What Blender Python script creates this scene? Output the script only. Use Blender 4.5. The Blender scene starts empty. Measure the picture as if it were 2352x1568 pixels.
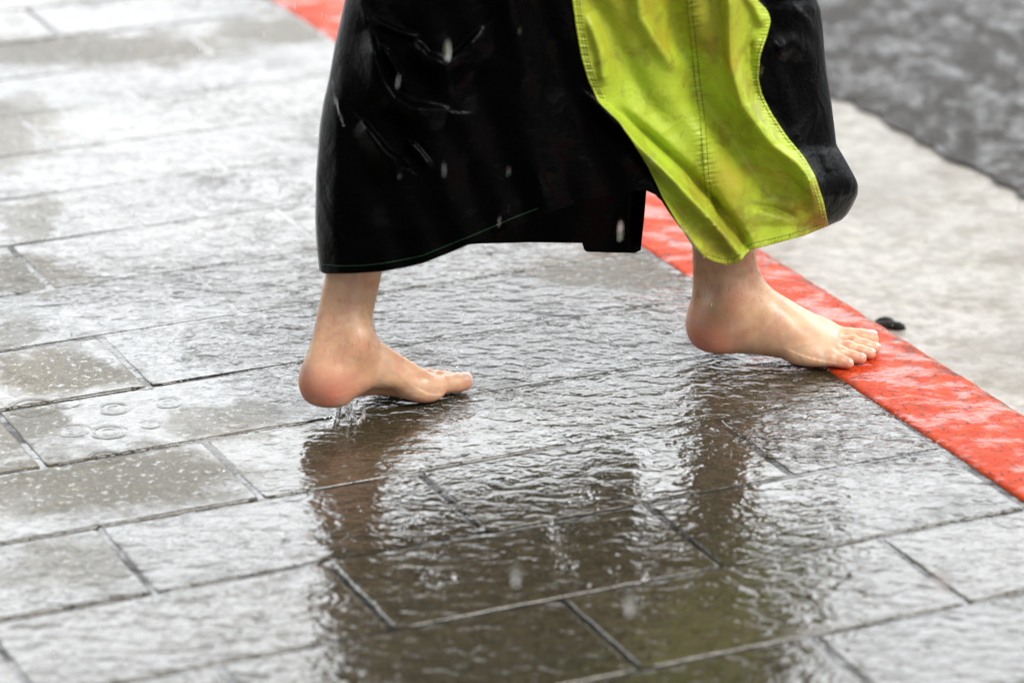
import bpy, bmesh, math, random
import numpy as np
import openvdb
random.seed(5); rng = np.random.default_rng(5)
R = math.radians
scene = bpy.context.scene
# ------------------------------------------------------------------ camera
CAM_H, PITCH, FPX = 1.675, R(20.593), 8345.2        # FPX: focal length for a 2352 px wide sheet
VW, VH = 2352.0, 1568.2
cd = bpy.data.cameras.new('camera'); cam = bpy.data.objects.new('camera', cd)
scene.collection.objects.link(cam); scene.camera = cam
cam.location = (0, 0, CAM_H); cam.rotation_euler = (R(90) - PITCH, 0, 0)
cd.sensor_width = 36; cd.lens = FPX / VW * 36; cd.clip_start = .1; cd.clip_end = 500
cd.dof.use_dof = True; cd.dof.focus_distance = 4.60; cd.dof.aperture_fstop = 3.0
# ------------------------------------------------------------------ sky and sun
SUN_EL, SUN_AZ = R(48), R(122)                        # azimuth from +Y towards +X
w = bpy.data.worlds.new('World'); scene.world = w; w.use_nodes = True
nt = w.node_tree; nt.nodes.clear()
def wn(t, **k):
    n = nt.nodes.new(t)
    for a, b in k.items(): setattr(n, a, b)
    return n
sky = wn('ShaderNodeTexSky', sky_type='NISHITA', sun_disc=False, sun_elevation=SUN_EL, sun_rotation=SUN_AZ)
sky.air_density = 2.0; sky.dust_density = 6.0
hs = wn('ShaderNodeHueSaturation'); hs.inputs['Saturation'].default_value = .25; hs.inputs['Value'].default_value = .8
nt.links.new(sky.outputs[0], hs.inputs['Color'])
tc = wn('ShaderNodeTexCoord'); sp = wn('ShaderNodeSeparateXYZ'); nt.links.new(tc.outputs['Generated'], sp.inputs[0])
el = wn('ShaderNodeValToRGB')                         # overcast: bright low cloud, duller overhead
nt.links.new(sp.outputs['Z'], el.inputs[0])
e = el.color_ramp; e.elements[0].position = .0; e.elements[0].color = (.33, .34, .36, 1)
e.elements[1].position = 1; e.elements[1].color = (.2, .203, .21, 1)
for p, v in ((.08, .34), (.22, .50), (.34, .97), (.46, .95), (.60, .30), (.85, .2)):
    x = e.elements.new(p); x.color = (v * .97, v * 1.0, v * 1.035, 1)
az = wn('ShaderNodeMapRange'); az.inputs[1].default_value = -.1; az.inputs[2].default_value = .62
az.inputs[3].default_value = .09; az.inputs[4].default_value = 1; az.interpolation_type = 'SMOOTHSTEP'
nt.links.new(sp.outputs['Y'], az.inputs[0])
cn = wn('ShaderNodeTexNoise'); cn.inputs['Scale'].default_value = 2.2; cn.inputs['Detail'].default_value = 4
nt.links.new(tc.outputs['Generated'], cn.inputs['Vector'])
cm = wn('ShaderNodeMapRange'); cm.inputs[1].default_value = .3; cm.inputs[2].default_value = .7; cm.inputs[3].default_value = .8; cm.inputs[4].default_value = 1.15
nt.links.new(cn.outputs[0], cm.inputs[0])
m1 = wn('ShaderNodeMath', operation='MULTIPLY'); nt.links.new(az.outputs[0], m1.inputs[0]); nt.links.new(cm.outputs[0], m1.inputs[1])
m2 = wn('ShaderNodeVectorMath', operation='SCALE'); nt.links.new(el.outputs[0], m2.inputs[0]); nt.links.new(m1.outputs[0], m2.inputs['Scale'])
m3 = wn('ShaderNodeVectorMath', operation='SCALE'); nt.links.new(m2.outputs[0], m3.inputs[0]); m3.inputs['Scale'].default_value = 43.0
ad = wn('ShaderNodeVectorMath', operation='ADD'); nt.links.new(hs.outputs[0], ad.inputs[0]); nt.links.new(m3.outputs[0], ad.inputs[1])
bg = wn('ShaderNodeBackground'); bg.inputs['Strength'].default_value = .1
nt.links.new(ad.outputs[0], bg.inputs[0]); wo = wn('ShaderNodeOutputWorld'); nt.links.new(bg.outputs[0], wo.inputs[0])
sl = bpy.data.lights.new('sun', 'SUN'); sl.energy = 1.75; sl.angle = R(25); sl.color = (1, .96, .9)
so = bpy.data.objects.new('sun', sl); scene.collection.objects.link(so)
so.rotation_euler = (R(90) - SUN_EL, 0, math.pi - SUN_AZ); so.location = (2, 2, 5)
scene.view_settings.view_transform = 'Standard'; scene.view_settings.look = 'None'
scene.view_settings.exposure = .35; scene.view_settings.gamma = 1
# ------------------------------------------------------------------ helpers
COL = scene.collection
def ray(x, y):
    a = (x - VW / 2) / FPX; b = (VH / 2 - y) / FPX
    return np.array([a + 0 * b, math.cos(PITCH) + b * math.sin(PITCH) + 0 * a, -math.sin(PITCH) + b * math.cos(PITCH) + 0 * a])
def at_depth(x, y, Y):                                # point of the photo sheet at world depth Y
    d = ray(x, y); return np.array([0 * d[0], 0 * d[0], CAM_H + 0 * d[0]]) + d * (Y / d[1])
def on_ground(x, y, z=0.):
    d = ray(x, y); return np.array([0, 0, CAM_H]) + d * ((z - CAM_H) / d[2])
YAW = R(24.6246); CU, SU = math.cos(YAW), math.sin(YAW)
def pv(u, n, z=0.): return (u * CU + n * SU, u * SU - n * CU, z)
def mesh_obj(name, verts, faces, mat=None, parent=None, smooth=True):
    me = bpy.data.meshes.new(name); me.from_pydata([tuple(map(float, v)) for v in verts], [], [tuple(map(int, f)) for f in faces]); me.update()
    if smooth: me.polygons.foreach_set('use_smooth', [True] * len(me.polygons))
    o = bpy.data.objects.new(name, me); COL.objects.link(o)
    for m in (mat if isinstance(mat, list) else [mat]):
        if m: me.materials.append(m)
    if parent: o.parent = parent
    return o
def tag(o, label=None, cat=None, group=None, kind=None):
    for k, v in (('label', label), ('category', cat), ('group', group), ('kind', kind)):
        if v: o[k] = v
    return o
class NT:
    def __init__(s, name):
        s.m = bpy.data.materials.new(name); s.m.use_nodes = True; s.t = s.m.node_tree; s.t.nodes.clear()
        s.out = s.n('ShaderNodeOutputMaterial'); s.tc = s.n('ShaderNodeTexCoord'); s.P = s.tc.outputs['Object']
    def n(s, t, **k):
        n = s.t.nodes.new(t)
        for a, b in k.items(): setattr(n, a, b)
        return n
    def put(s, sock, v):
        if isinstance(v, bpy.types.NodeSocket): s.t.links.new(v, sock)
        elif v is not None: sock.default_value = v
    def math(s, op, a, b=None, c=None, clamp=False):
        n = s.n('ShaderNodeMath', operation=op, use_clamp=clamp); s.put(n.inputs[0], a)
        if b is not None: s.put(n.inputs[1], b)
        if c is not None: s.put(n.inputs[2], c)
        return n.outputs[0]
    def vm(s, op, a, b=None, scale=None):
        n = s.n('ShaderNodeVectorMath', operation=op); s.put(n.inputs[0], a)
        if b is not None: s.put(n.inputs[1], b)
        if scale is not None: s.put(n.inputs['Scale'], scale)
        return n.outputs['Value'] if op in ('LENGTH', 'DISTANCE', 'DOT_PRODUCT') else n.outputs[0]
    def noise(s, vec, scale, detail=2, rough=.5, dist=0):
        n = s.n('ShaderNodeTexNoise'); s.put(n.inputs['Vector'], vec); n.inputs['Scale'].default_value = scale
        n.inputs['Detail'].default_value = detail; n.inputs['Roughness'].default_value = rough; n.inputs['Distortion'].default_value = dist
        return n.outputs['Fac']
    def mr(s, v, a, b, c=0., d=1., smooth=True):
        n = s.n('ShaderNodeMapRange'); n.interpolation_type = 'SMOOTHSTEP' if smooth else 'LINEAR'
        for i, q in enumerate((v, a, b, c, d)): s.put(n.inputs[i], q)
        return n.outputs[0]
    def mix(s, f, a, b):
        n = s.n('ShaderNodeMix', data_type='RGBA'); s.put(n.inputs[0], f)
        s.put(n.inputs[6], a if isinstance(a, bpy.types.NodeSocket) else (*a, 1)); s.put(n.inputs[7], b if isinstance(b, bpy.types.NodeSocket) else (*b, 1))
        return n.outputs[2]
    def bump(s, h, strength=1., dist=1., normal=None):
        n = s.n('ShaderNodeBump'); s.put(n.inputs['Height'], h); n.inputs['Strength'].default_value = strength; n.inputs['Distance'].default_value = dist
        if normal is not None: s.put(n.inputs['Normal'], normal)
        return n.outputs[0]
    def attr(s, name):
        return s.n('ShaderNodeAttribute', attribute_name=name)
    def principled(s, **k):
        b = s.n('ShaderNodeBsdfPrincipled')
        for a, v in k.items():
            s.put(b.inputs[a.replace('_', ' ')], (*v, 1) if isinstance(v, tuple) and len(v) == 3 and 'Color' in a.replace('_', ' ') + ('Color' if 'Tint' in a else '') else v)
        s.t.links.new(b.outputs[0], s.out.inputs[0]); return b
# ------------------------------------------------------------------ wet ground materials
def patch(N, P, lst, warp):
    """soft elliptical areas given by a point of the photo and its half sizes, laid out on the ground"""
    acc = None
    for (x, y, rx, ry, s_) in lst:
        c = on_ground(x, y); ex = on_ground(x + rx, y) - c; ey = on_ground(x, y - ry) - c
        v = N.vm('SUBTRACT', warp, tuple(c)); v = N.vm('MULTIPLY', v, (1 / abs(ex[0]), 1 / abs(ey[1]), 0.))
        d = N.vm('LENGTH', v); f = N.mr(d, .6, 1.25, s_, 0.)
        acc = f if acc is None else N.math('MAXIMUM', acc, f)
    return acc
def rings(N, P, lst):
    acc = None
    for (x, y, r, A) in lst:
        c = on_ground(x, y); rm = on_ground(x + r, y)[0] - c[0]
        d = N.vm('LENGTH', N.vm('MULTIPLY', N.vm('SUBTRACT', P, tuple(c)), (1., 1., 0.)))
        q = N.math('DIVIDE', N.math('SUBTRACT', d, rm), .0032)
        g = N.math('EXPONENT', N.math('MULTIPLY', N.math('MULTIPLY', q, q), -1.))
        q2 = N.math('DIVIDE', N.math('SUBTRACT', d, rm * .55), .0030)
        g = N.math('ADD', g, N.math('MULTIPLY', N.math('EXPONENT', N.math('MULTIPLY', N.math('MULTIPLY', q2, q2), -1.)), .5))
        g = N.math('MULTIPLY', g, A)
        acc = g if acc is None else N.math('ADD', acc, g)
    return acc
def vor_rings(N, P, scale, lam, width, amp, off=(0, 0, 0), keep=.6):
    p = N.vm('ADD', N.vm('MULTIPLY', P, (1., 1., 0.)), off)
    v = N.n('ShaderNodeTexVoronoi'); N.put(v.inputs['Vector'], p); v.inputs['Scale'].default_value = scale; v.voronoi_dimensions = '2D'
    d = N.math('DIVIDE', v.outputs['Distance'], scale); col = N.n('ShaderNodeSeparateColor'); N.put(col.inputs[0], v.outputs['Color'])
    ph = N.math('MULTIPLY', col.outputs[0], 6.28)
    s_ = N.math('SINE', N.math('ADD', N.math('MULTIPLY', d, 6.2832 / lam), ph))
    wd = N.math('MULTIPLY', N.math('ADD', col.outputs[1], .4), width)
    f = N.mr(d, 0., wd, 1., 0.); on = N.math('LESS_THAN', col.outputs[2], keep)
    return N.math('MULTIPLY', N.math('MULTIPLY', s_, N.math('MULTIPLY', f, on)), amp)
DAMP = [(120, 855, 190, 55, 1.), (260, 1105, 330, 75, 1.), (60, 985, 120, 60, .9), (260, 115, 330, 42, .95), (20, 300, 110, 90, .7), (60, 500, 60, 60, .6),
        (60, 640, 130, 45, .8), (170, 1300, 190, 60, .6), (1400, 625, 210, 42, .9), (640, 70, 150, 40, .9), (520, 960, 160, 40, .7), (20, 760, 90, 40, .7)]
FLOOD = [(1250, 750, 700, 190, 1.), (1700, 950, 380, 80, .3), (1050, 640, 500, 120, .8), (300, 640, 500, 60, .5), (2000, 1000, 300, 90, .35)]
DROWN = [(1250, 780, 750, 240, 1.), (900, 280, 1000, 330, 1.), (500, 660, 560, 160, 1.), (600, 1000, 250, 80, .6), (1300, 1300, 700, 260, .62), (1750, 1050, 500, 120, .8)]
CALM = [(160, 960, 420, 200, 1.), (200, 1150, 500, 110, .8)]
RINGS = [(410, 675, 18, .0007), (433, 773, 20, .0005), (243, 1050, 36, .0011), (168, 988, 36, .0005), (250, 992, 38, .0007), (322, 1025, 26, .0006),
         (262, 938, 34, .0006), (75, 935, 52, .0008), (150, 925, 30, .0005), (185, 818, 22, .0006), (345, 975, 20, .0005), (1385, 800, 40, .0003),
         (100, 745, 40, .0004), (330, 885, 24, .0006), (240, 830, 16, .0006), (560, 885, 26, .0004), (480, 1078, 22, .0004), (622, 1010, 22, .0004), (120, 1060, 26, .0005), (50, 1100, 18, .0005), (385, 925, 30, .0005), (455, 1000, 26, .0004), (545, 975, 20, .0004), (1500, 790, 34, .0004), (30, 870, 28, .0004)]
def wet(name, kind):
    N = NT(name); P = N.P
    wv = N.noise(P, 14, 3, .6)                        # warp for patch outlines
    wn_ = N.n('ShaderNodeTexNoise'); N.put(wn_.inputs['Vector'], P); wn_.inputs['Scale'].default_value = 11; wn_.inputs['Detail'].default_value = 5; wn_.inputs['Roughness'].default_value = .65
    warp = N.vm('ADD', P, N.vm('SCALE', N.vm('SUBTRACT', wn_.outputs['Color'], (.5, .5, .5)), scale=.22))
    big = N.noise(P, 3.1, 3, .55)
    if kind == 'paver':
        damp = patch(N, P, DAMP, warp); calm = patch(N, P, CALM, warp)
    else: damp, calm = 0., 0.
    # ---- base colour: stone, aggregate specks, algae
    fine = N.noise(P, 420, 2, .7); mid = N.noise(P, 45, 4, .6)
    isl = N.n('ShaderNodeNewGeometry').outputs['Random Per Island']
    if kind == 'paver':
        c = N.mix(N.mr(mid, .35, .68), (.026, .020, .0092), (.050, .039, .020))
        c = N.mix(N.mr(big, .42, .62, 0., .55), c, (.020, .018, .007))
        g2 = N.noise(P, 170, 3, .75); c = N.mix(N.mr(g2, .54, .70, 0., .6), c, (.12, .105, .07)); c = N.mix(N.mr(g2, .46, .32, 0., .7), c, (.012, .010, .006))
        c = N.mix(N.mr(fine, .58, .72, 0., .6), c, (.13, .115, .085)); c = N.mix(N.mr(fine, .42, .30, 0., .6), c, (.02, .018, .014))
        c = N.vm('SCALE', c, scale=N.math('ADD', 1., N.math('MULTIPLY', damp, 1.25)))
        c = N.vm('SCALE', c, scale=N.mr(isl, 0., 1., .8, 1.25, False))
    elif kind == 'joint':
        c = N.mix(N.mr(mid, .35, .68), (.006, .005, .003), (.022, .019, .012)); drw = patch(N, P, DROWN[:3] + [(600, 1000, 250, 80, .6)], warp); c = N.mix(drw, c, (.038, .030, .015))
    elif kind == 'kerb':
        c = N.mix(N.mr(mid, .35, .7), (.48, .042, .010), (.57, .068, .013))
        st = N.noise(P, 30, 5, .75, .6); c = N.mix(N.mr(st, .60, .72, 0., .55), c, (.16, .025, .018))
        ch = N.noise(N.vm('ADD', P, (3., 1., 0.)), 42, 4, .7, .5)
        ed = N.attr('edge').outputs['Fac']; th = N.mr(ed, 0., 1., .70, .54, False)
        c = N.mix(N.mr(N.math('SUBTRACT', ch, th), 0., .02), c, (.20, .17, .12))
        sp2 = N.noise(N.vm('MULTIPLY', P, (1., .8, 1.)), 125, 4, .8, .3)
        c = N.mix(N.mr(N.math('ADD', sp2, N.math('MULTIPLY', ed, .05)), .565, .62, 0., .85), c, (.045, .018, .012))
        c = N.mix(N.mr(N.math('ADD', N.noise(N.vm('ADD', P, (8., 1., 0.)), 17, 5, .7, .8), N.math('MULTIPLY', ed, .10)), .55, .68, 0., .65), c, (.13, .03, .018))
    elif kind == 'gutter':
        c = N.mix(N.mr(mid, .3, .7), (.22, .205, .175), (.37, .35, .31)); c = N.mix(N.mr(big, .45, .68, 0., .6), c, (.15, .13, .095))
        c = N.mix(N.mr(fine, .60, .75, 0., .6), c, (.10, .09, .07))
    else:
        c = N.mix(N.mr(mid, .35, .7), (.020, .017, .013), (.042, .036, .030)); c = N.mix(N.mr(fine, .6, .75, 0., .6), c, (.16, .15, .14))
    # ---- water film
    flood = patch(N, P, FLOOD, warp) if kind in ('paver', 'joint') else 0.
    wavy = N.mr(big, .3, .65, .28, .55)
    if kind in ('paver', 'joint'):
        wavy = N.math('ADD', wavy, N.math('MULTIPLY', flood, 1.5))
        wavy = N.math('MULTIPLY', wavy, N.math('SUBTRACT', 1., N.math('MULTIPLY', calm, .6)))
    if kind == 'kerb': wavy = N.math('MULTIPLY', wavy, 2.2)
    pw = N.vm('MULTIPLY', P, (1., 1.5, 1.)); pd_ = N.n('ShaderNodeTexNoise'); N.put(pd_.inputs['Vector'], P); pd_.inputs['Scale'].default_value = 30; pd_.inputs['Detail'].default_value = 2
    pq = N.vm('ADD', pw, N.vm('SCALE', N.vm('SUBTRACT', pd_.outputs['Color'], (.5, .5, .5)), scale=.045))
    h = N.math('MULTIPLY', N.noise(pw, 32, 4, .5, .9), .0028)
    for sc_, am_ in ((33, .0024), (62, .0008)):
        vo = N.n('ShaderNodeTexVoronoi', voronoi_dimensions='2D'); N.put(vo.inputs['Vector'], pq); vo.inputs['Scale'].default_value = sc_
        h = N.math('SUBTRACT', h, N.math('MULTIPLY', N.math('MULTIPLY', vo.outputs['Distance'], vo.outputs['Distance']), am_))
    h = N.math('MULTIPLY', h, wavy)
    rg = N.math('ADD', vor_rings(N, P, 9, .011, .060, .00018), vor_rings(N, P, 20, .0085, .032, .00013, (4.3, 1.7, 0)))
    rg = N.math('ADD', rg, vor_rings(N, P, 40, .006, .014, .00009, (9.1, 3.7, 0), .45))
    h = N.math('ADD', h, N.math('MULTIPLY', rg, N.math('ADD', .25, wavy)))
    if kind == 'paver': h = N.math('ADD', h, N.math('MULTIPLY', rings(N, P, RINGS), 1.4))
    if kind in ('asphalt', 'gutter'): h = N.math('ADD', h, N.math('MULTIPLY', N.noise(P, 130, 3, .7), .002))
    grit = N.math('MULTIPLY', N.noise(P, 260, 3, .7), .0012)
    if kind == 'asphalt': grit = N.math('MULTIPLY', N.noise(P, 190, 3, .7), .004)
    bn = N.bump(grit); wnrm = N.bump(h)
    film = N.mr(N.noise(warp, 5.5, 4, .6), .25, .45, .6, 1.)
    cov = 1.
    if kind == 'paver': cov = N.math('MULTIPLY', N.mr(N.noise(N.vm('MULTIPLY', warp, (1., 1.4, 1.)), 34, 6, .75), .34, .56, N.mr(N.noise(P, 2.3, 3, .6), .35, .6, .25, .8), 1.), N.math('SUBTRACT', 1., N.math('MULTIPLY', damp, N.mr(N.noise(P, 95, 3, .65), .56, .66, .86, .15))))
    if kind == 'joint': cov = N.math('MAXIMUM', N.mr(N.noise(P, 9, 4, .6), .4, .6, .2, .9), drw)
    if kind == 'asphalt': cov = N.mr(N.noise(N.vm('MULTIPLY', P, (1., .6, 1.)), 24, 5, .7), .42, .72, .08, .75)
    if kind == 'gutter': cov = N.mr(N.noise(P, 9, 5, .65), .3, .6, .15, .6)
    if kind == 'kerb': cov = N.mr(N.noise(N.vm('MULTIPLY', P, (1., 1.5, 1.)), 13, 5, .65), .46, .60, .08, .72)
    coat_w = N.math('MULTIPLY', film, cov)
    N.principled(Base_Color=c, Roughness=N.math('SUBTRACT', .6, N.math('MULTIPLY', damp, .18)) if kind == 'paver' else .6, Normal=bn, Specular_IOR_Level=N.math('ADD', .04, N.math('MULTIPLY', damp, .08)) if kind == 'paver' else .05, Coat_Weight=coat_w, Coat_IOR=1.60 if kind == 'paver' or kind == 'joint' else 1.45,
                 Coat_Roughness=.035, Coat_Normal=wnrm)
    return N.m
M_paver = wet('wet_stone_paver', 'paver'); M_joint = wet('wet_joint', 'joint'); M_kerb = wet('red_kerb_paint', 'kerb')
M_gutter = wet('gutter_concrete', 'gutter'); M_asph = wet('wet_asphalt', 'asphalt')
# ------------------------------------------------------------------ ground
KU0, KU1 = 2.180, 2.352
def drown(u, n):
    x, y, _ = pv(u, n); f = 0.
    for (a, b, rx, ry, s_) in DROWN_G:
        f = max(f, s_ * min(1., max(0., (1.25 - math.hypot((x - a) / rx, (y - b) / ry)) / .5)))
    return f
DROWN_G = []
for (x, y, rx, ry, s_) in DROWN:
    c = on_ground(x, y); DROWN_G.append((c[0], c[1], on_ground(x + rx, y)[0] - c[0], on_ground(x, y - ry)[1] - c[1], s_))
def pavement():
    V, F = [], []
    sw, sl_, gap = .19947, .4015, .0032
    for k in range(-32, 17):
        n0 = -4.2961 + sw * k; n1 = n0 + sw
        off = 1.1695 if k % 2 else .971
        for j in range(-14, 4):
            u0 = off + sl_ * j; u1 = u0 + sl_
            if u0 > KU0 - .03: continue
            u1 = min(u1, KU0 + .001)
            dz = random.uniform(-.0008, .0006); tu = random.uniform(-.004, .004); tn = random.uniform(-.005, .005)
            a0, a1, b0, b1 = u0 + gap, u1 - gap, n0 + gap, n1 - gap
            uc, nc = (a0 + a1) / 2, (b0 + b1) / 2; base = len(V); nu, nn = 24, 12
            per = [(a0 + (a1 - a0) * i / nu, b0) for i in range(nu)] + [(a1, b0 + (b1 - b0) * i / nn) for i in range(nn)] + \
                  [(a1 - (a1 - a0) * i / nu, b1) for i in range(nu)] + [(a0, b1 - (b1 - b0) * i / nn) for i in range(nn)]
            dr = drown(uc, nc); m = len(per); jit = [random.uniform(-.0009, .0012) for _ in per]
            levs = ((0., -.03, 1), (0., -.003, 1), (.0012, -.0012, 1), (.0026, -.0003, .6), (.0042, 0., .2), (.0065, 0., 0))
            for lev, (ins, z, jw) in enumerate(levs):
                for i, (pu, pn) in enumerate(per):
                    q = ins + jit[i] * jw
                    uu = min(max(pu, a0 + q), a1 - q); nn_ = min(max(pn, b0 + q), b1 - q)
                    V.append(pv(uu, nn_, (z * (1 - .96 * dr) * (.35 + .65 * min(1., max(0., .5 + .9 * math.sin(uu * 13 + k * 2.1) * math.sin(nn_ * 17 + j) + .3 * math.sin(uu * 41 + nn_ * 29)))) if lev > 1 else z) + (dz + tu * (uu - uc) + tn * (nn_ - nc)) * (1 - .9 * dr)))
                if lev:
                    for i in range(m):
                        a = base + (lev - 1) * m + i; b = base + (lev - 1) * m + (i + 1) % m
                        F.append((b, a, a + m, b + m))
            V.append(pv(uc, nc, dz * (1 - .5 * dr))); c = len(V) - 1; b5 = base + (len(levs) - 1) * m
            for i in range(m): F.append((b5 + (i + 1) % m, b5 + i, c))
    tag(mesh_obj('pavement', V, F, M_paver), kind='structure')
def grid(name, us, ns, zf, mat, kind='structure', attr=None):
    V = [pv(a, b, zf(a, b)) for a in us for b in ns]; nb = len(ns)
    F = [(i * nb + j, i * nb + j + 1, (i + 1) * nb + j + 1, (i + 1) * nb + j) for i in range(len(us) - 1) for j in range(nb - 1)]
    F = [f[::-1] for f in F] if False else F
    o = mesh_obj(name, V, F, mat)
    if attr:
        a = o.data.attributes.new(attr[0], 'FLOAT', 'POINT'); a.data.foreach_set('value', [attr[1](p, q) for p in us for q in ns])
    bm = bmesh.new(); bm.from_mesh(o.data); bmesh.ops.recalc_face_normals(bm, faces=bm.faces)
    if sum(f.normal.z for f in bm.faces) < 0: bmesh.ops.reverse_faces(bm, faces=bm.faces)
    bm.to_mesh(o.data); bm.free()
    tag(o, kind=kind); return o
pavement()
grid('pavement_bed', [-6] + list(np.arange(-1.5, KU0, .05)) + [KU0 + .02], [-14] + list(np.arange(-8, -2, .05)) + [0], lambda a, b: -.0020 + .00165 * drown(a, b), M_joint)
nsx = list(np.arange(-7.2, -2.2, .012))
prof = [(KU0 + .0015, -.02), (KU0 + .002, -.003), (KU0 + .005, .0012), (KU0 + .012, .002), (KU0 + .05, .002), (KU0 + .10, .0015), (KU0 + .135, .0005),
        (KU0 + .150, -.0035), (KU0 + .161, -.010), (KU0 + .169, -.021), (KU0 + .174, -.036), (KU0 + .178, -.08), (KU0 + .180, -.14)]
us = [p[0] for p in prof]; zz = dict(prof)
def kerb_z(a, b):
    q = math.sin(b * 37) * .3 + math.sin(b * 83 + 1) * .3 + math.sin(b * 191 + 2) * .25
    return zz[a] + q * .0014 * (1 if a > KU0 + .13 else 0)
kerb = grid('kerb', us, nsx, kerb_z, M_kerb, attr=('edge', lambda a, b: max(0., 1 - abs(a - KU0 - .15) / .03)))
GZ = -.115
grid('gutter', list(np.linspace(KU0 + .17, 3.03, 8)), [-14, -10, -6, -2, 0], lambda a, b: GZ - .012 * (a - 2.35), M_gutter)
rj = random.Random(4); asn = [-60] + list(np.arange(-8, -2, .02)) + [20]; jn = {n: sum(rj.uniform(-1, 1) * .002 for _ in range(1)) + .006 * math.sin(n * 9.1 + 1) * math.sin(n * 23.7) + .004 * math.sin(n * 61 + 2) + rj.uniform(-.006, .006) for n in asn}
V = [pv(a + (jn[b] if k == 0 else 0), b, -.1148 - .012 * (3.03 - 2.35) * (k == 0) + (.0055 if k == 0 else .012 * k)) for k, a in enumerate((2.99, 3.2, 4, 8, 60)) for b in asn]; nb_ = len(asn)
tag(mesh_obj('asphalt_road', V, [(i * nb_ + j, (i + 1) * nb_ + j, (i + 1) * nb_ + j + 1, i * nb_ + j + 1)[::-1] for i in range(4) for j in range(nb_ - 1)], M_asph), kind='structure')
grid('ground', [-60, 0, 60], [-60, 0, 60], lambda a, b: -.9, M_asph)
# ------------------------------------------------------------------ the walker: body
def skin_mat():
    N = NT('wet_skin'); P = N.P
    red = N.attr('red').outputs['Fac']; m = N.noise(P, 38, 4, .6); f = N.noise(P, 260, 3, .6)
    c = N.mix(N.mr(m, .3, .7), (.54, .295, .175), (.64, .40, .235))
    c = N.mix(N.math('MULTIPLY', red, .9), c, (.60, .19, .125))
    v = N.noise(N.vm('MULTIPLY', P, (1., 1., .8)), 15, 1, .4, .8)
    vein = N.mr(N.math('ABSOLUTE', N.math('SUBTRACT', v, .5)), 0., .05, .30, 0.)
    c = N.mix(N.math('MULTIPLY', vein, N.attr('vein').outputs['Fac']), c, (.34, .25, .22))
    c = N.mix(N.mr(N.noise(P, 42, 3, .6), .50, .66, 0., .42), c, (.52, .22, .16)); c = N.mix(N.mr(N.noise(N.vm('ADD', P, (2., 5., 1.)), 30, 2, .5), .55, .70, 0., .35), c, (.40, .29, .25)); c = N.mix(N.mr(N.noise(N.vm('ADD', P, (7., 1., 3.)), 24, 2, .5), .52, .70, 0., .5), c, (.68, .46, .30))
    b = N.math('ADD', N.math('MULTIPLY', f, .00028), N.math('MULTIPLY', N.noise(P, 700, 2, .5), .0001))
    b = N.math('ADD', b, N.math('MULTIPLY', N.math('MULTIPLY', vein, N.attr('vein').outputs['Fac']), .0004))
    cr = N.noise(N.vm('MULTIPLY', P, (.4, .6, 2.2)), 120, 3, .6, .4)
    b = N.math('ADD', b, N.math('MULTIPLY', N.math('MULTIPLY', cr, N.attr('crease').outputs['Fac']), .0022))
    n = N.bump(b)
    dr = N.mr(N.noise(P, 330, 1, .5), .66, .72); wb = N.bump(N.math('MULTIPLY', dr, .0006), normal=n)
    N.principled(Base_Color=c, Roughness=N.mr(N.noise(P, 70, 2), .3, .7, .36, .55), Normal=n, Subsurface_Weight=.35, Subsurface_Scale=.006, Subsurface_Radius=(1., .35, .2),
                 Specular_IOR_Level=.45, Coat_Weight=N.mr(dr, 0., 1., .22, .8), Coat_Roughness=.16, Coat_Normal=wb)
    return N.m
M_skin = skin_mat()
N = NT('toenail'); N.principled(Base_Color=N.mix(N.noise(N.P, 90, 2), (.60, .36, .29), (.70, .46, .38)), Roughness=.3, Coat_Weight=.25, Subsurface_Weight=.2, Subsurface_Scale=.003); M_nail = N.m
def smin(a, b, k):
    h = np.clip(.5 + .5 * (b - a) / k, 0, 1); return b + (a - b) * h - k * h * (1 - h)
def ell(X, c, r):
    q = np.sqrt(sum(((X[i] - c[i]) / r[i]) ** 2 for i in range(3))); return (q - 1) * min(r)
def cone(X, a, b, ra, rb):
    a, b = np.array(a, float), np.array(b, float); d = b - a; L = d @ d
    t = np.clip(sum((X[i] - a[i]) * d[i] for i in range(3)) / L, 0, 1)
    return np.sqrt(sum((X[i] - a[i] - t * d[i]) ** 2 for i in range(3))) - (ra + (rb - ra) * t)
def sdf_mesh(fun, lo, hi, vox):
    ax = [np.arange(lo[i], hi[i], vox) for i in range(3)]
    X = np.meshgrid(*ax, indexing='ij', sparse=True); D = fun(X).astype(np.float32)
    g = openvdb.FloatGrid(vox * 4); g.copyFromArray(np.ascontiguousarray(np.clip(D, -vox * 3.9, vox * 3.9)))
    P, Q = g.convertToQuads(0.); return P * vox + np.array(lo), Q[:, ::-1].copy()
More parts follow.
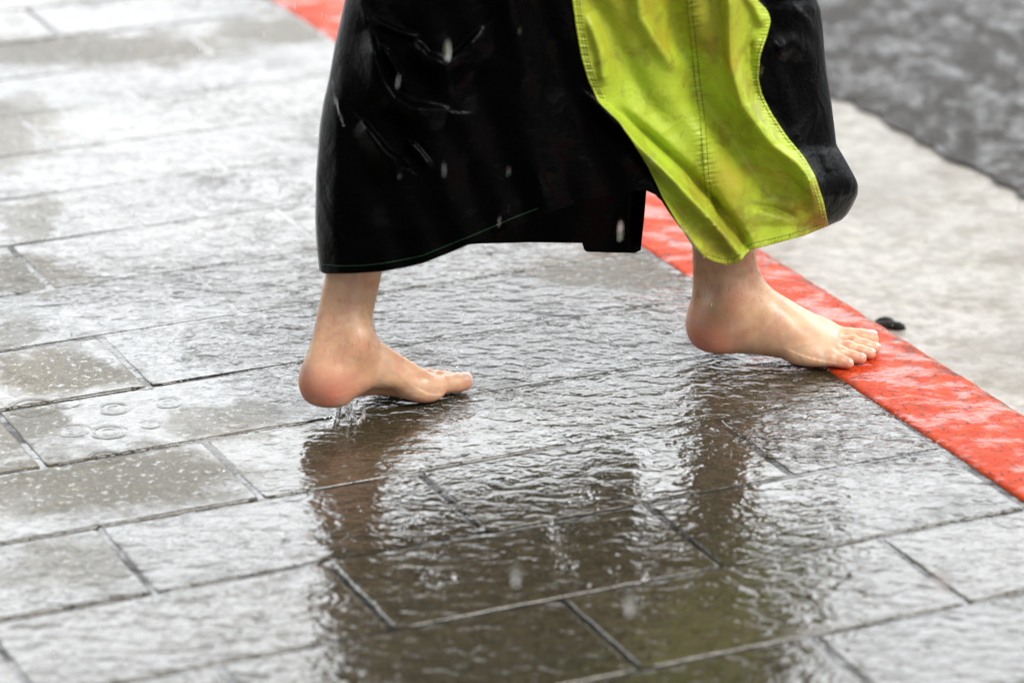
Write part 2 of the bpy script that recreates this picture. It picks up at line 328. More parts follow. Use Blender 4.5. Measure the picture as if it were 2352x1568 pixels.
# toes: MTP joint, tip, radii  (x forward, y towards the big toe, z up)
TOES = [((.178, .029, .0185), (.231, .032, .0130), .0135, .0125), ((.182, .010, .017), (.2375, .0102, .0095), .0100, .0082), ((.177, -.007, .016), (.2315, -.0072, .0088), .0094, .0078),
        ((.169, -.0225, .0145), (.2200, -.0250, .0085), .0090, .0076), ((.158, -.0355, .013), (.2040, -.0415, .0085), .0088, .0078)]
def toe_joints(i, splay):
    m, t, r0, r1 = TOES[i]; m, t = np.array(m), np.array(t); t = t + np.array([0, splay[i], 0])
    d = t - m; k = m + d * .52 + np.array([0, 0, .0035 if i else .0005]); k2 = m + d * .80 + np.array([0, 0, .0015 if i else .0])
    return m, k, k2, t, r0, r1
def foot_fun(legdir, splay):
    ld = np.array(legdir, float); ld /= np.linalg.norm(ld); A = np.array([.051, .0, .070])
    ex = np.array([ld[2], 0, -ld[0]]); ex /= np.linalg.norm(ex); ey = np.cross(ld, ex)
    def f(X):
        x, y, z = X
        t = sum((X[i] - A[i]) * ld[i] for i in range(3))
        px = sum((X[i] - A[i]) * ex[i] for i in range(3)); py = sum((X[i] - A[i]) * ey[i] for i in range(3))
        rx = np.interp(t, [-.05, 0, .03, .06, .09, .13, .20, .30], [.036, .0388, .0380, .0380, .0395, .0415, .044, .046])
        ry = np.interp(t, [-.05, 0, .03, .06, .09, .13, .20, .30], [.024, .0285, .0290, .0285, .0290, .031, .036, .040])
        ryb = ry * np.where(px < 0, 1 - .38 * np.clip(-px / rx, 0, 1) ** 1.5, 1)
        leg = (np.sqrt((px / rx) ** 2 + (py / ryb) ** 2) - 1) * np.minimum(rx, ry)
        leg = -smin(-leg, t + .045, .03)
        # foot loft
        zt = np.interp(x, [0, .03, .06, .085, .10, .12, .14, .155, .17, .185, .20], [.045, .062, .085, .0915, .086, .0740, .0615, .0530, .0440, .0350, .0290])
        w_ = np.interp(x, [0, .03, .06, .09, .12, .15, .17, .185, .20], [.024, .0295, .0300, .0325, .0370, .0430, .0452, .0430, .036])
        yc = np.interp(x, [0, .06, .12, .16, .19], [0, 0, -.0015, -.002, -.001])
        am = np.clip((y + .012) / .035, 0, 1); am = am * am * (3 - 2 * am)
        arch = np.interp(x, [.045, .065, .09, .12, .145, .16], [0, .010, .0185, .0165, .006, 0]) * am
        zb = arch + np.interp(x, [.05, .09, .13], [0, .0015, 0])
        slope = 1 + .22 * np.clip((y - yc) / w_, -1, 1)         # dorsum is higher on the big toe side
        zt2 = zb + (zt - zb) * (.86 + .14 * slope)
        zc = zb + (zt2 - zb) * .36; hh = np.where(z > zc, zt2 - zc, zc - zb)
        ny = np.abs(y - yc) / w_; nz = np.abs(z - zc) / hh
        p = np.where(z > zc, 1.75, 2.7)
        loft = ((ny ** p + nz ** p) ** (1 / p) - 1) * np.minimum(w_, hh) * .9
        loft = np.maximum(loft, x - .192); loft = -smin(-loft, x - .022, .03)
        d = smin(leg, loft, .022)
        heel = ell(X, (.034, 0, .034), (.0345, .0295, .0355)); d = smin(d, heel, .018)
        d = smin(d, cone(X, (.016, 0, .055), A - ex * .029 + ld * .07, .0085, .0065), .012)        # Achilles tendon
        d = smin(d, ell(X, (.064, .0265, .086), (.0150, .0095, .0160)), .022)                       # ankle bones
        d = smin(d, ell(X, (.050, -.0275, .074), (.0150, .0095, .0165)), .022)
        d = smin(d, ell(X, (.172, .032, .0200), (.0210, .0145, .0190)), .012)
        d = smin(d, ell(X, (.150, -.037, .0150), (.0220, .0125, .0145)), .010)
        d = smin(d, cone(X, (.085, .010, .085), (.170, .027, .0375), .004, .0035), .008)            # big toe tendon
        for i in (1, 2, 3): d = smin(d, cone(X, (.095, .0, .079), (TOES[i][0][0] - .006, TOES[i][0][1], .0335 - .003 * i), .003, .0028), .005)
        toes = None
        for i in range(5):
            m, k, k2, t_, r0, r1 = toe_joints(i, splay)
            a = cone(X, m, k, r0, r0 * .88); a = smin(a, cone(X, k, k2, r0 * .90, r1 * 1.02), .003)
            a = smin(a, cone(X, k2, t_, r1 * 1.03, r1), .003)
            if i: a = smin(a, ell(X, k + np.array([0, 0, .0022]), (.007, r0 * .86, r0 * .75)), .004)
            toes = a if toes is None else smin(toes, a, .0012)
        d = smin(d, toes, .0055)
        d = smin(d, ell(X, (.165, -.004, .012), (.032, .040, .0125)), .008)                         # ball pad
        k = .010; d = -smin(-d, z + .0012, k)                                                          # flat sole
        return d
    return f
def build_foot(origin, yaw, side, legdir, raise_deg, splay, S=1.03, roll=0.):
    """side +1: big toe to the left of the walking direction (right foot), -1: left foot"""
    fun = foot_fun(legdir, splay)
    V, Q = sdf_mesh(fun, (-.06, -.066, -.006), (.262, .062, .235), .00135)
    nv = len(V)
    # attributes in the local frame
    x, y, z = V.T
    red = np.clip(1 - np.hypot((x - .022) / .070, (z - .018) / .055), 0, 1) * 1.05
    for i in range(5):
        m, k, k2, t_, r0, r1 = toe_joints(i, splay)
        red = np.maximum(red, np.clip(1 - np.linalg.norm(V - t_, axis=1) / .019, 0, 1) * 1.0)
        red = np.maximum(red, .45 * np.clip(1 - np.linalg.norm(V - (k + [0, 0, r0]), axis=1) / .009, 0, 1))
    red = np.maximum(red, np.clip(1 - z / .016, 0, 1) * .7)
    red = np.maximum(red, .35 * np.clip(1 - np.hypot(x - .06, z - .085) / .03, 0, 1))
    vein = np.clip((x - .04) / .04, 0, 1) * np.clip((.2 - x) / .03, 0, 1)
    crease = np.clip(1 - np.hypot((x - .105) / .06, (z - .014) / .022), 0, 1) * (y > -.02)
    mats = np.zeros(len(Q), int)
    parts_v, parts_q = [V], [Q]
    # nails: shallow domed plates let into the toe tops
    for i in range(5):
        m, k, k2, t_, r0, r1 = toe_joints(i, splay); d = t_ - k; d /= np.linalg.norm(d)
        L, Wd = ((.0078, .0078), (.0048, .0046), (.0043, .0042), (.0040, .0039), (.0034, .0036))[i]
        up = np.array([0, 0, 1.]) - d * d[2]; up /= np.linalg.norm(up); sd = np.cross(up, d)
        if i: up = up * math.cos(.25) + d * math.sin(.25); d = np.cross(sd, up)
        if i == 0: up = up * .93 + sd * (.40 if side < 0 else .05); up /= np.linalg.norm(up); sd = np.cross(up, d)
        if i == 4: up = up * .88 - sd * .47; up /= np.linalg.norm(up); sd = np.cross(up, d)
        n = 13; G = []
        for a in np.linspace(-1, 1, n):
            for b in np.linspace(-1, 1, n):
                ra = a * math.sqrt(1 - b * b * .28); rb = b * math.sqrt(1 - a * a * .42)
                e = max(abs(ra), abs(rb))
                hgt = r1 * (math.sqrt(max(.05, 1 - (rb * Wd / r1) ** 2 * .85)) ) + .0006 * (1 - e ** 6) - .0009 * e ** 8 - .0006 * ra * ra
                G.append(t_ + d * (ra * L + r1 * .12) + sd * (rb * Wd) + up * hgt)
        b0 = sum(len(v) for v in parts_v)
        parts_v.append(np.array(G)); q = np.array([(b0 + a * n + b, b0 + (a + 1) * n + b, b0 + (a + 1) * n + b + 1, b0 + a * n + b + 1) for a in range(n - 1) for b in range(n - 1)])
        parts_q.append(q); mats = np.concatenate([mats, np.ones(len(q), int)])
    V = np.vstack(parts_v); Q = np.vstack(parts_q); ex_ = len(V) - nv
    red, vein, crease = (np.concatenate([a, np.zeros(ex_)]) for a in (red, vein, crease))
    # heel raise about the toe joints
    piv = np.array([.172, 0, .010]); th = R(raise_deg) * np.clip((.188 - V[:, 0]) / .034, 0, 1) ** 1.0
    px, pz = V[:, 0] - piv[0], V[:, 2] - piv[2]; c, s = np.cos(th), np.sin(th)
    V[:, 0] = piv[0] + px * c + pz * s; V[:, 2] = piv[2] - px * s + pz * c
    V *= S; V[:, 1] *= side
    if side < 0: Q = Q[:, ::-1]
    c, s = math.cos(yaw), math.sin(yaw)
    W = np.stack([origin[0] + V[:, 0] * c - V[:, 1] * s, origin[1] + V[:, 0] * s + V[:, 1] * c, origin[2] + V[:, 2]], 1)
    return W, Q, mats, dict(red=red, vein=vein, crease=crease)
RO, LO = (.2245, 4.412, .0008), (-.2610, 4.158, .0008)
RYAW, LYAW = R(-4.5), R(38.5)
rf = build_foot(RO, RYAW, 1, (-.14, .02, 1), 2.5, (.0, .001, .0, -.0005, -.001))
lf = build_foot(LO, LYAW, -1, (.25, -.20, 1), 8.2, (.0, .0, .0, .0, .0), .99)
def upper(X):
    L0, L1, H = (-.180, 4.27, .225), (-.09, 4.36, .47), (.05, 4.40, .86)
    r0, r1, H2 = (.225, 4.42, .235), (.20, 4.36, .50), (.05, 4.28, .86)
    d = smin(cone(X, L0, L1, .036, .052), cone(X, L1, H, .060, .085), .03)
    e_ = smin(cone(X, r0, r1, .036, .052), cone(X, r1, H2, .060, .085), .03)
    d = smin(d, e_, .04); d = smin(d, ell(X, (.05, 4.34, .93), (.12, .16, .13)), .05)
    return smin(d, cone(X, (.05, 4.34, 1.0), (.06, 4.34, 1.12), .115, .11), .06)
uv_, uq = sdf_mesh(upper, (-.32, 4.05, .17), (.36, 4.62, 1.26), .009)
Vs, Qs, Ms, At = [], [], [], {k: [] for k in ('red', 'vein', 'crease')}; nb = 0
for v, q, m, a in (rf, lf, (uv_, uq, np.zeros(len(uq), int), {})):
    Vs.append(v); Qs.append(q + nb); Ms.append(m); nb += len(v)
    for k in At: At[k].append(a.get(k, np.zeros(len(v))))
person = mesh_obj('person', np.vstack(Vs), np.vstack(Qs), [M_skin, M_nail])
person.data.polygons.foreach_set('material_index', np.concatenate(Ms).astype(np.int32))
for k in At:
    a = person.data.attributes.new(k, 'FLOAT', 'POINT'); a.data.foreach_set('value', np.concatenate(At[k]).astype(np.float32))
tag(person, 'barefoot person in a long black and lime yellow raincoat walking over wet paving', 'person')
def strands(name, feet, mat, parent):
    V, F = [], []
    for (v, z0, z1, n_) in feet:
        idx = np.where((v[:, 2] > z0) & (v[:, 2] < z1))[0]; ax_ = v[idx].mean(0)
        for i in rng.choice(idx, n_):
            p = v[i]; o = p - ax_; o[2] = 0; o /= np.linalg.norm(o) + 1e-9; L = rng.uniform(.006, .013); sw = rng.uniform(-.5, .9)
            sd = np.array([-o[1], o[0], 0]); pts = [p + o * (.0002 + .0016 * math.sin(t * 2.6)) + np.array([0, 0, -L * t * .8]) + sd * sw * L * t * t * .6 for t in np.linspace(0, 1, 5)]
            tube_s(V, F, pts, np.linspace(.00012, .00004, 5))
    return mesh_obj(name, V, F, mat, parent)
def tube_s(V, F, pts, r):
    b0 = len(V); n = len(pts)
    for i, p in enumerate(pts):
        for k in range(3): V.append(p + np.array([math.cos(k * 2.094), math.sin(k * 2.094), 0]) * r[i])
    for i in range(n - 1):
        for k in range(3): F.append((b0 + i * 3 + k, b0 + i * 3 + (k + 1) % 3, b0 + (i + 1) * 3 + (k + 1) % 3, b0 + (i + 1) * 3 + k))
N = NT('dark_hair'); N.principled(Base_Color=(.035, .018, .012), Roughness=.5); M_hair = N.m
hair_o = strands('leg_hair', [(lf[0], .085, .16, 260), (rf[0], .085, .15, 260)], M_hair, person); hair_o['kind'] = 'stuff'
# ------------------------------------------------------------------ the raincoat
def cloth(name, col, rough, coat, extra=None):
    N = NT(name); P = N.P
    b = N.math('ADD', N.math('MULTIPLY', N.noise(P, 22, 3, .5, .8), .0035), N.math('MULTIPLY', N.noise(P, 120, 3, .6, .6), .0007))
    wet_ = N.mr(N.noise(P, 420, 1, .5), .66, .72)
    nb_ = N.bump(b); cb = N.bump(N.math('MULTIPLY', wet_, .0005), normal=nb_)
    return N, nb_, cb
N, nb_, cb = cloth('black_waterproof', None, .3, .2)
N.principled(Base_Color=(.0010, .0011, .0014), Roughness=.3, Normal=nb_, Specular_IOR_Level=.02, Coat_Weight=.20, Coat_Roughness=.06, Coat_IOR=1.28, Coat_Normal=cb); M_black = N.m
N, nb_, cb = cloth('yellow_waterproof', None, .3, .2)
P = N.P
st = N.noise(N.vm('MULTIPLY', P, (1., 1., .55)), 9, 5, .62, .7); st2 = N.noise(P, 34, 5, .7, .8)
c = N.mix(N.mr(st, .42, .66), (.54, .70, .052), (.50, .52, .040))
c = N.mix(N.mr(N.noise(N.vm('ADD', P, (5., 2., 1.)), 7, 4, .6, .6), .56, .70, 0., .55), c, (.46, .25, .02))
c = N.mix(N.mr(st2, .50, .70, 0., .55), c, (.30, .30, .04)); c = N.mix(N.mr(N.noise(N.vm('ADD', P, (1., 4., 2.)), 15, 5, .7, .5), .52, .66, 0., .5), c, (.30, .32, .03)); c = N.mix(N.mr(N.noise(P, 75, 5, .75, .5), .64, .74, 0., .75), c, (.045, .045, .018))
zz_ = N.n('ShaderNodeSeparateXYZ'); N.put(zz_.inputs[0], P)
c = N.mix(N.math('MULTIPLY', N.mr(zz_.outputs['Z'], .40, .16), N.mr(N.noise(N.vm('ADD', P, (3., 3., 3.)), 19, 5, .7, .6), .42, .62, 0., .6)), c, (.30, .24, .035))
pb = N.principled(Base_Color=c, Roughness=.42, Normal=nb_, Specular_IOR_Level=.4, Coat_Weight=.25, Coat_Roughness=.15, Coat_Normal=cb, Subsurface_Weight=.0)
tr = N.n('ShaderNodeBsdfTranslucent'); N.put(tr.inputs[0], c); N.put(tr.inputs[1], nb_)
mx = N.n('ShaderNodeMixShader'); mx.inputs[0].default_value = .28; N.t.links.new(pb.outputs[0], mx.inputs[1]); N.t.links.new(tr.outputs[0], mx.inputs[2]); N.t.links.new(mx.outputs[0], N.out.inputs[0])
M_yellow = N.m
N = NT('green_thread'); N.principled(Base_Color=(.006, .05, .014), Roughness=.6); M_thread = N.m
N = NT('dark_thread'); N.principled(Base_Color=(.07, .085, .012), Roughness=.7); M_thread2 = N.m
Y0 = 4.33
SL = [(-850, 985), (-500, 890), (-200, 822), (0, 793), (100, 771), (180, 757), (230, 745), (290, 735), (400, 727), (500, 725), (560, 728), (628, 735), (700, 738)]
SR = [(-850, 1640), (-500, 1760), (-200, 1850), (0, 1874), (23, 1884), (66, 1889), (132, 1894), (171, 1898), (231, 1908), (313, 1918), (333, 1920), (359, 1936), (389, 1953), (409, 1964), (425, 1970), (448, 1969), (471, 1958), (494, 1944), (509, 1928), (518, 1905), (700, 1880)]
YL = [(-850, 1170), (-400, 1270), (0, 1315), (60, 1323), (129, 1335), (181, 1350), (234, 1374), (282, 1424), (330, 1456), (383, 1489), (451, 1521), (508, 1553), (556, 1585), (588, 1613), (640, 1650)]
YR = [(-850, 1420), (-400, 1600), (-100, 1700), (0, 1738), (24, 1762), (48, 1770), (80, 1762), (129, 1746), (181, 1742), (217, 1750), (258, 1770), (314, 1807), (362, 1847), (403, 1871), (463, 1891), (518, 1903), (640, 1925)]
def curve(pts):
    ys = np.array([p[0] for p in pts], float); xs = np.array([p[1] for p in pts], float)
    yy = np.arange(ys[0], ys[-1] + 1, 2.); xx = np.interp(yy, ys, xs)
    k = np.hanning(13); k /= k.sum(); xp = np.pad(xx, 6, mode='edge'); xs_ = np.convolve(xp, k, 'valid')
    return lambda y: np.interp(y, yy, xs_)
sl_c, sr_c, yl_c, yr_c = curve(SL), curve(SR), curve(YL), curve(YR)
def ridge(px, py, pts, wd, amp, skew=0., taper=True):
    """distance-based soft fold along a polyline; amp > 0 comes towards the viewer (metres)"""
    best = np.full(np.shape(px), 1e9); sgn = np.zeros(np.shape(px)); tt = np.zeros(np.shape(px)); n = len(pts) - 1
    for i in range(n):
        a, b = np.array(pts[i], float), np.array(pts[i + 1], float); d = b - a; L2 = d @ d
        t = np.clip(((px - a[0]) * d[0] + (py - a[1]) * d[1]) / L2, 0, 1)
        qx, qy = px - a[0] - t * d[0], py - a[1] - t * d[1]; ds = np.hypot(qx, qy); s_ = np.sign(d[0] * qy - d[1] * qx)
        m = ds < best; best = np.where(m, ds, best); sgn = np.where(m, s_, sgn); tt = np.where(m, (i + t) / n, tt)
    w2 = wd * (1 + skew * sgn); g = np.exp(-(best / w2) ** 2)
    if taper: g = g * np.clip(np.minimum(tt, 1 - tt) * 5 + .25, 0, 1)
    return g * amp
BF = [([(846, 70), (862, 140), (882, 190), (905, 225), (945, 250), (1025, 256)], 25, .017, .6), ([(810, -20), (850, 42), (914, 72), (960, 84)], 8, .007, .3),
      ([(950, 92), (979, 130), (1027, 150), (1066, 118), (1108, 72)], 22, .012, .6), ([(830, 280), (858, 315), (885, 350), (930, 382)], 19, .012, .65),
      ([(940, 325), (965, 352), (990, 385)], 9, .007, .3), ([(880, 110), (905, 150), (925, 190)], 8, .006, .3),
      ([(780, 60), (770, 250), (765, 450), (775, 620)], 20, .012, 0), ([(1150, -200), (1180, 100), (1230, 300), (1260, 480)], 50, .02, 0), ([(1010, -300), (1000, 200), (1020, 560)], 60, .012, 0)]
YF = [([(1668, -200), (1674, 0), (1680, 150), (1706, 242), (1766, 322), (1827, 383), (1862, 430), (1890, 503)], 24, .024, -.25), ([(1540, -100), (1545, 60), (1600, 220), (1690, 330), (1760, 430), (1810, 490)], 36, -.020, 0),
      ([(1360, 225), (1410, 275), (1464, 334), (1545, 412), (1605, 475), (1666, 540), (1700, 590)], 15, .022, .35), ([(1430, 260), (1500, 320), (1575, 390), (1640, 460), (1700, 540), (1722, 580)], 12, -.014, 0),
      ([(1455, -100), (1470, 40), (1510, 100), (1575, 170)], 18, .010, .2), ([(1330, -50), (1400, 60), (1430, 130), (1480, 230), (1530, 300)], 30, -.014, 0), ([(1350, 30), (1380, 120), (1390, 200)], 14, .008, 0),
      ([(1700, -30), (1735, 20), (1755, 60)], 14, .012, 0), ([(1720, 80), (1722, 160), (1735, 240)], 12, -.006, 0), ([(1720, 470), (1780, 480), (1830, 500)], 10, -.006, 0),
      ([(1640, 440), (1650, 500), (1690, 560)], 10, -.006, 0), ([(1500, 430), (1560, 520), (1620, 592)], 14, .010, 0)]
RF = [([(1790, 340), (1830, 372), (1855, 400), (1862, 425)], 8, .010, .3), ([(1890, 345), (1900, 375), (1905, 395)], 9, .007, 0), ([(1830, 20), (1860, 50), (1868, 75)], 9, .010, .3),
      ([(1780, 120), (1820, 100), (1870, 130)], 22, .013, 0), ([(1900, 230), (1870, 270), (1820, 330)], 14, .009, .3), ([(1925, 430), (1930, 470), (1900, 495)], 12, .006, 0), ([(1840, 460), (1870, 400)], 10, .005, 0)]
def y0f(px): return 4.215 + (np.asarray(px, float) - 735) / 1235 * .17
def near_Y(px, py, extra=0.):
    px, py = np.asarray(px, float), np.asarray(py, float)
    L, Rr = sl_c(py), sr_c(py); u = np.clip((px - L) / (Rr - L), 0, 1)
    B = np.interp(py, [-850, -300, 200, 628], [.15, .15, .125, .12])
    y = y0f(px) - B * np.sqrt(np.clip(1 - np.abs(2 * u - 1) ** 3.2, 0, 1))
    edge = np.clip(np.minimum(u, 1 - u) * 12, 0, 1)
    g = sum(ridge(px, py, p, w_, a, s_) * (1.5 if q_ else 1.) for q_, L_ in ((1, BF[:6] + [(p, w_, a * .85, s_) for p, w_, a, s_ in YF]), (0, BF[6:] + RF)) for p, w_, a, s_ in L_)
    g = g + .0045 * np.sin(px / 37 + py / 90) * np.sin(py / 61 + 1.3 + px / 130) + .0025 * np.sin(px / 17 - py / 41 + 2)
    return y - g * edge - extra
def sheet(name, left, right, hem, mat, Yf, parent, ns=150, nt_=260, ytop=-850, thick=.0012, lift=0.):
    hs_ = np.array([(x - left(y)) / (right(y) - left(y)) for x, y in hem]); hy = np.array([p[1] for p in hem], float)
    o_ = np.argsort(hs_); hs_, hy = hs_[o_], hy[o_]
    s_ = np.linspace(0, 1, ns); t_ = np.linspace(0, 1, nt_) ** .55
    Hy = np.interp(s_, hs_, hy); yy = ytop + (Hy[:, None] - ytop) * t_[None, :]
    xx = left(yy) + (right(yy) - left(yy)) * s_[:, None]; Yd = Yf(xx, yy)
    W = at_depth(xx, yy, Yd); V = np.stack([W[0].ravel(), W[1].ravel(), W[2].ravel()], 1)
    F = [(i * nt_ + j, i * nt_ + j + 1, (i + 1) * nt_ + j + 1, (i + 1) * nt_ + j) for i in range(ns - 1) for j in range(nt_ - 1)]
    o = mesh_obj(name, V, F, mat, parent); m = o.modifiers.new('thickness', 'SOLIDIFY'); m.thickness = thick; m.offset = 0
    return o
coat = bpy.data.objects.new('raincoat', None); COL.objects.link(coat); coat.parent = person
HEM_B = [(733, 621), (745, 628), (810, 628), (880, 623), (930, 614), (970, 605), (1030, 581), (1080, 560), (1130, 541), (1190, 516), (1250, 492), (1320, 468), (1380, 452), (1440, 441), (1482, 437), (1505, 447), (1521, 463), (1541, 495), (1561, 524), (1572, 542)]
bl = sheet('black_panel', sl_c, lambda y: yl_c(y) + 9, HEM_B, M_black, near_Y, coat, 240, 300)
HEM_Y = [(1612, 587), (1638, 600), (1666, 607), (1690, 605), (1703, 597), (1711, 585), (1724, 574), (1766, 563), (1806, 552), (1847, 541), (1903, 518)]
SEAM = [(1570, -200), (1582, 0), (1590, 80), (1602, 193), (1614, 282), (1622, 403), (1632, 475), (1640, 520)]
HEMC = [(1612, 584), (1640, 596), (1666, 601), (1690, 598), (1702, 590), (1724, 570), (1766, 557), (1806, 546), (1847, 535), (1903, 514)]
def pucker(px, py):
    px, py = np.asarray(px, float), np.asarray(py, float)
    a = ridge(px, py, SEAM, 7, 1., 0, False) * (.0014 + .0008 * np.sin(py * .75) * np.sin(py * .31 + 1))
    wide = ridge(px, py, SEAM, 20, 1., 0, False) * .0010 * np.sin(py * .42 + px * .1) * np.sin(py * .13)
    b = ridge(px, py, HEMC, 8, 1., 0, False) * (.0010 + .0010 * np.sin(px * .62 + py * .2) * np.sin(px * .23))
    c_ = np.exp(-((px - yl_c(py) - 9) / 9) ** 2) * (py < 250) * .0010 * np.sin(py * .6) * np.sin(py * .17 + 2)
    d_ = np.exp(-((yr_c(py) - px - 8) / 9) ** 2) * .0010 * np.sin(py * .55) * np.sin(py * .21 + 1)
    return a + wide + b + c_ + d_
def yel_Y(px, py):
    e_ = np.clip((px - yl_c(py)) / 8, 0, 1)
    lip = .006 * np.clip(1 - (yr_c(py) - px) / 30, 0, 1)
    step = .010 / (1 + np.exp((px - 1708 - (py - 590) * .6) / 2.5)) * np.clip((py - 430) / 140, 0, 1)
    return near_Y(px, py) - .0035 - lip - step - pucker(px, py)
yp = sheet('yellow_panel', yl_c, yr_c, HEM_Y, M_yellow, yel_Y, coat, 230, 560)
HEM_R = [(1880, 524), (1903, 518), (1926, 509), (1940, 494), (1956, 471), (1966, 448)]
rb_ = sheet('black_panel', lambda y: yr_c(y) - 26, sr_c, [(1870, 524), (1903, 518), (1926, 510), (1936, 503)], M_black, lambda x, y: near_Y(x, y) + .003, coat, 90, 300)
far_l = curve([(-850, 985), (-200, 824), (0, 796), (230, 750), (500, 735), (628, 745)]); far_r = curve([(-850, 1400), (300, 1492), (437, 1484), (500, 1479), (574, 1471), (600, 1468)])
def far_Y(px, py):
    u = np.clip((px - 725) / (1970 - 725), 0, 1); b_ = .12 * np.sqrt(np.clip(1 - (2 * u - 1) ** 2, 0, 1)); c_ = np.clip((px - 1430) / 55, 0, 1)
    return y0f(px) + b_ + .006 * np.sin(px / 33 + py / 200) - .03 * c_ * c_
sheet('lining', far_l, far_r, [(745, 560), (1000, 562), (1064, 562), (1098, 559.5), (1220, 556.5), (1338, 558), (1341, 572), (1346, 578), (1400, 580), (1458, 581), (1469, 576)], M_black, far_Y, coat, 260, 120)
sheet('lining', curve([(-850, 1385), (300, 1480), (600, 1480)]), lambda y: sr_c(y) - 3, [(1480, 400), (1700, 395), (1915, 330)], M_black, lambda x, y: y0f(x) + .12 * np.sqrt(np.clip(1 - (2 * (x - 725) / 1245 - 1) ** 2, 0, 1)) + 0 * y, coat, 60, 60)
def offset_line(pts, dx, dy): return [(x + dx, y + dy) for x, y in pts]
def resample(pts, step):
    P = np.array(pts, float); s_ = np.concatenate([[0], np.cumsum(np.hypot(*np.diff(P, axis=0).T))]); n = max(2, int(s_[-1] / step))
    t = np.linspace(0, s_[-1], n + 1); return np.stack([np.interp(t, s_, P[:, 0]), np.interp(t, s_, P[:, 1])], 1)
def tube(V, F, pts, r, sides=5):
    pts = np.array(pts); n = len(pts); b0 = len(V)
    for i, p in enumerate(pts):
        d = pts[min(i + 1, n - 1)] - pts[max(i - 1, 0)]; d = d / (np.linalg.norm(d) + 1e-12)
        a = np.cross(d, [0, 1, .2]); a /= np.linalg.norm(a) + 1e-12; b = np.cross(d, a)
        rr = r[i] if hasattr(r, '__len__') else r
        for k in range(sides):
            th = 2 * math.pi * k / sides; V.append(p + (a * math.cos(th) + b * math.sin(th)) * rr)
    for i in range(n - 1):
        for k in range(sides): F.append((b0 + i * sides + k, b0 + i * sides + (k + 1) % sides, b0 + (i + 1) * sides + (k + 1) % sides, b0 + (i + 1) * sides + k))
    F.append(tuple(b0 + k for k in range(sides))); F.append(tuple(b0 + (n - 1) * sides + k for k in reversed(range(sides))))
def stitches(lines, Yf, parent, mat, dash=4.6, gap=2.6, r=.0005, lift=.0012):
    for pts in lines:
        V, F = [], []; Q = resample(pts, 1.0); k = 0
        while k + dash < len(Q):
            q = Q[int(k):int(k + dash) + 1]; W = at_depth(q[:, 0], q[:, 1], Yf(q[:, 0], q[:, 1]) - lift); tube(V, F, np.stack(W, 1), r, 4); k += dash + gap
        mesh_obj('stitching', V, F, mat, parent)
stitches([[(735, 607), (780, 611), (830, 610), (880, 605), (930, 596), (970, 587), (1030, 563), (1080, 543), (1130, 522), (1180, 500), (1240, 477)]], near_Y, bl, M_thread, 6, 1.5, .00045)
stitches([[(1953, 395), (1958, 415), (1954, 440), (1944, 462), (1928, 484), (1905, 498)]], lambda x, y: near_Y(x, y) + .003, rb_, M_thread, 6, 1.5, .00045)
ys_ = np.arange(-200, 505, 8.)
seam = [(1565, -200), (1577, 0), (1585, 80), (1597, 193), (1609, 282), (1617, 403), (1627, 475)]
hemo = [(1621, 582), (1642, 590), (1666, 596), (1688, 592), (1700, 584)]; hemo2 = [(1716, 566), (1730, 558), (1766, 550), (1806, 540), (1847, 529), (1890, 514)]
stitches([seam, offset_line(seam, 11, 0), hemo, hemo2, [(float(yl_c(y) + 9), y) for y in ys_ if y < 240], [(float(yl_c(y) + 15), y) for y in ys_ if y < 240],
          [(float(yr_c(y) - 6), y) for y in ys_ if y > 80], [(float(yr_c(y) - 13), y) for y in ys_ if y > 360]], yel_Y, yp, M_thread2)

# ------------------------------------------------------------------ water: drips, rain, splashes
N = NT('clear_water'); g_ = N.n('ShaderNodeBsdfGlass'); g_.inputs['IOR'].default_value = 1.33; g_.inputs['Roughness'].default_value = .02
N.t.links.new(g_.outputs[0], N.out.inputs[0]); M_water = N.m
def blob_mesh(name, items, mat, parent=None):
    """items: (centre, r, stretch, tilt) drops"""
    V, F = [], []; ico = bmesh.new(); bmesh.ops.create_icosphere(ico, subdivisions=2, radius=1.)
    iv = np.array([v.co for v in ico.verts]); ifa = np.array([[v.index for v in f.verts] for f in ico.faces]); ico.free()
    for c, r_, st_, tilt in items:
        v = iv * r_; v = v.copy(); v[:, 2] *= st_; v[:, 0] += v[:, 2] * tilt
        v[:, :2] *= (1 - .12 * np.clip(v[:, 2:3] / (r_ * st_), -1, 1)); b = len(V)
        V.extend(v + np.array(c)); F.extend((ifa + b).tolist())
    return mesh_obj(name, V, F, mat, parent)
# water pouring off the raised heel
hx, hy = on_ground(788, 972)[:2]
def drip(X):
    d = None
    rr = random.Random(3)
    for i in range(7):
        ox, oy = rr.uniform(-.014, .018), rr.uniform(-.008, .008); h_ = rr.uniform(.016, .030)
        q = cone(X, (hx + ox * .5, hy + oy, h_), (hx + ox, hy + oy * 1.2, -.002), rr.uniform(.0012, .0024), rr.uniform(.0012, .0022))
        d = q if d is None else smin(d, q, .004)
    for i in range(7):
        a = rr.uniform(0, 6.28); q_ = rr.uniform(.004, .022)
        q = ell(X, (hx + .004 + math.cos(a) * q_, hy + math.sin(a) * q_ * .7, rr.uniform(.0, .004)), (rr.uniform(.001, .004), rr.uniform(.001, .004), rr.uniform(.001, .0035))); d = smin(d, q, .003)
    return d + .0006 * np.sin(X[0] * 900 + X[2] * 400) * np.sin(X[1] * 800 + X[2] * 700)
dv, dq = sdf_mesh(drip, (hx - .05, hy - .04, -.006), (hx + .05, hy + .04, .042), .0009)
sp_ = mesh_obj('water_splash', dv, dq, M_water)
tag(sp_, 'clear water dripping from the raised rear heel onto the paving', 'splash', kind='stuff')
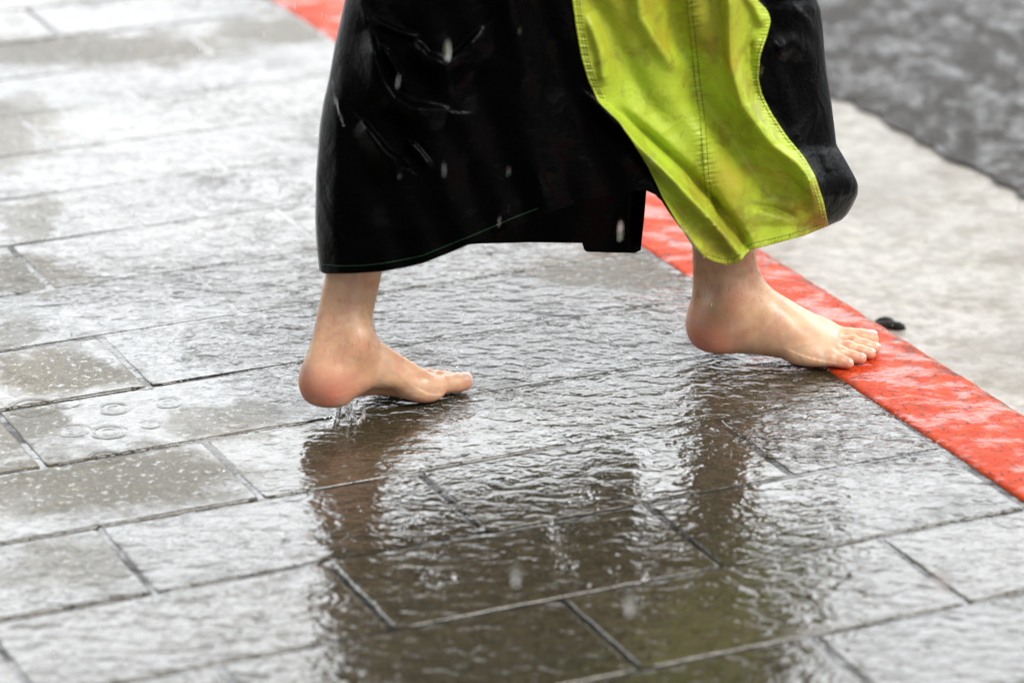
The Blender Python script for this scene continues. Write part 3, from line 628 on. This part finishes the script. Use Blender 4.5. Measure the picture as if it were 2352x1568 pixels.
# falling rain (near drops go soft with the lens), splash droplets on the ground
items = []
for (x, y, Y, r_, st_) in ((1185, 1320, 3.1, .0026, 4.5), (1447, 1382, 3.0, .0030, 4.5), (2165, 1330, 2.7, .0036, 4.), (1028, 115, 3.7, .0024, 5.), (1425, 530, 3.7, .0020, 6.), (835, 945, 3.9, .0017, 6.)):
    p = at_depth(x, y, Y); items.append((p, r_, st_, .02))
for i in range(330):
    Y = rng.uniform(3.6, 6.5); x = rng.uniform(0, 2352); y = rng.uniform(0, 1568); p = at_depth(x, y, Y)
    if p[2] > .02: items.append((p, rng.uniform(.0003, .0007), rng.uniform(7, 14), rng.uniform(.02, .2)))
tag(blob_mesh('rain', items, M_water), kind='stuff')
items = []
for i in range(700):
    x = rng.uniform(0, 2352); y = rng.uniform(0, 1568) ** 1.0; p = on_ground(x, y)
    if p[0] * CU + p[1] * SU > KU1: continue
    r_ = rng.gamma(2., .00022) + .0002; items.append((p + [0, 0, r_ * .3 + (rng.exponential(.006) if rng.random() < .55 else 0)], min(r_, .0022), rng.uniform(.8, 1.5), rng.uniform(-.3, .3)))
for (x, y, n_, s__) in ((985, 1230, 34, .018), (1300, 1300, 18, .010), (1000, 1340, 22, .012), (1440, 1340, 16, .014), (1270, 1240, 20, .010), (1740, 1230, 14, .01), (1340, 1150, 24, .012), (780, 960, 14, .02), (1900, 850, 12, .006), (820, 965, 8, .02)):
    c0 = on_ground(x, y)
    for i in range(n_):
        r_ = rng.gamma(2., .0004) + .0003; items.append((c0 + [rng.normal(0, s__), rng.normal(0, s__), abs(rng.normal(0, s__ * .8)) + .001], min(r_, .0026), rng.uniform(.8, 2.), rng.uniform(-.5, .5)))
tag(blob_mesh('splash_droplets', items, M_water), kind='stuff')
# clump of wet debris in the gutter behind the kerb
def clump(X):
    c0 = on_ground(2058, 745, GZ); rr = random.Random(9); d = None
    for i in range(11):
        a = (c0[0] - .014 + rr.uniform(-.020, .018), c0[1] - .002 + rr.uniform(-.014, .014), GZ + rr.uniform(-.002, .004)); q = ell(X, a, (rr.uniform(.006, .014), rr.uniform(.005, .012), rr.uniform(.003, .007)))
        d = q if d is None else smin(d, q, .004)
    return d + .0012 * np.sin(X[0] * 500) * np.sin(X[1] * 640) * np.sin(X[2] * 500 + X[0] * 300)
c0 = on_ground(2058, 745, GZ)
cv, cq = sdf_mesh(clump, c0 + [-.08, -.06, -.012], c0 + [.04, .06, .03], .0014)
N = NT('wet_debris'); N.principled(Base_Color=N.mix(N.noise(N.P, 160, 4), (.003, .0025, .002), (.015, .012, .008)), Roughness=.6, Specular_IOR_Level=.15, Normal=N.bump(N.math('MULTIPLY', N.noise(N.P, 400, 3), .002))); M_deb = N.m
tag(mesh_obj('leaf_clump', cv, cq, M_deb), 'small dark clump of wet leaves in the gutter behind the red kerb', 'debris')

V, F = [], []
for j_ in range(4):
    q = resample([(762 - j_, 168), (759 + 2 * j_, 190), (765 + 2 * j_, 225), (776 + j_, 255), (786 + 2 * j_, 290)], 4); q[:, 0] += np.sin(np.arange(len(q)) * .7 + j_) * 1.2
    tube(V, F, np.stack(at_depth(q[:, 0], q[:, 1], near_Y(q[:, 0], q[:, 1]) - .002), 1), .0006, 5)
for j_ in range(5):
    q = resample([(1562 + j_ * 3, 515), (1580 + j_ * 2, 548), (1600 + j_, 575), (1617, 592)], 4); q[:, 0] += np.sin(np.arange(len(q)) * .8 + j_ * 2) * 1.3
    tube(V, F, np.stack(at_depth(q[:, 0], q[:, 1], yel_Y(q[:, 0], q[:, 1]) - .002), 1), .0005, 5)
tag(mesh_obj('water_trickle', V, F, M_water), kind='stuff')
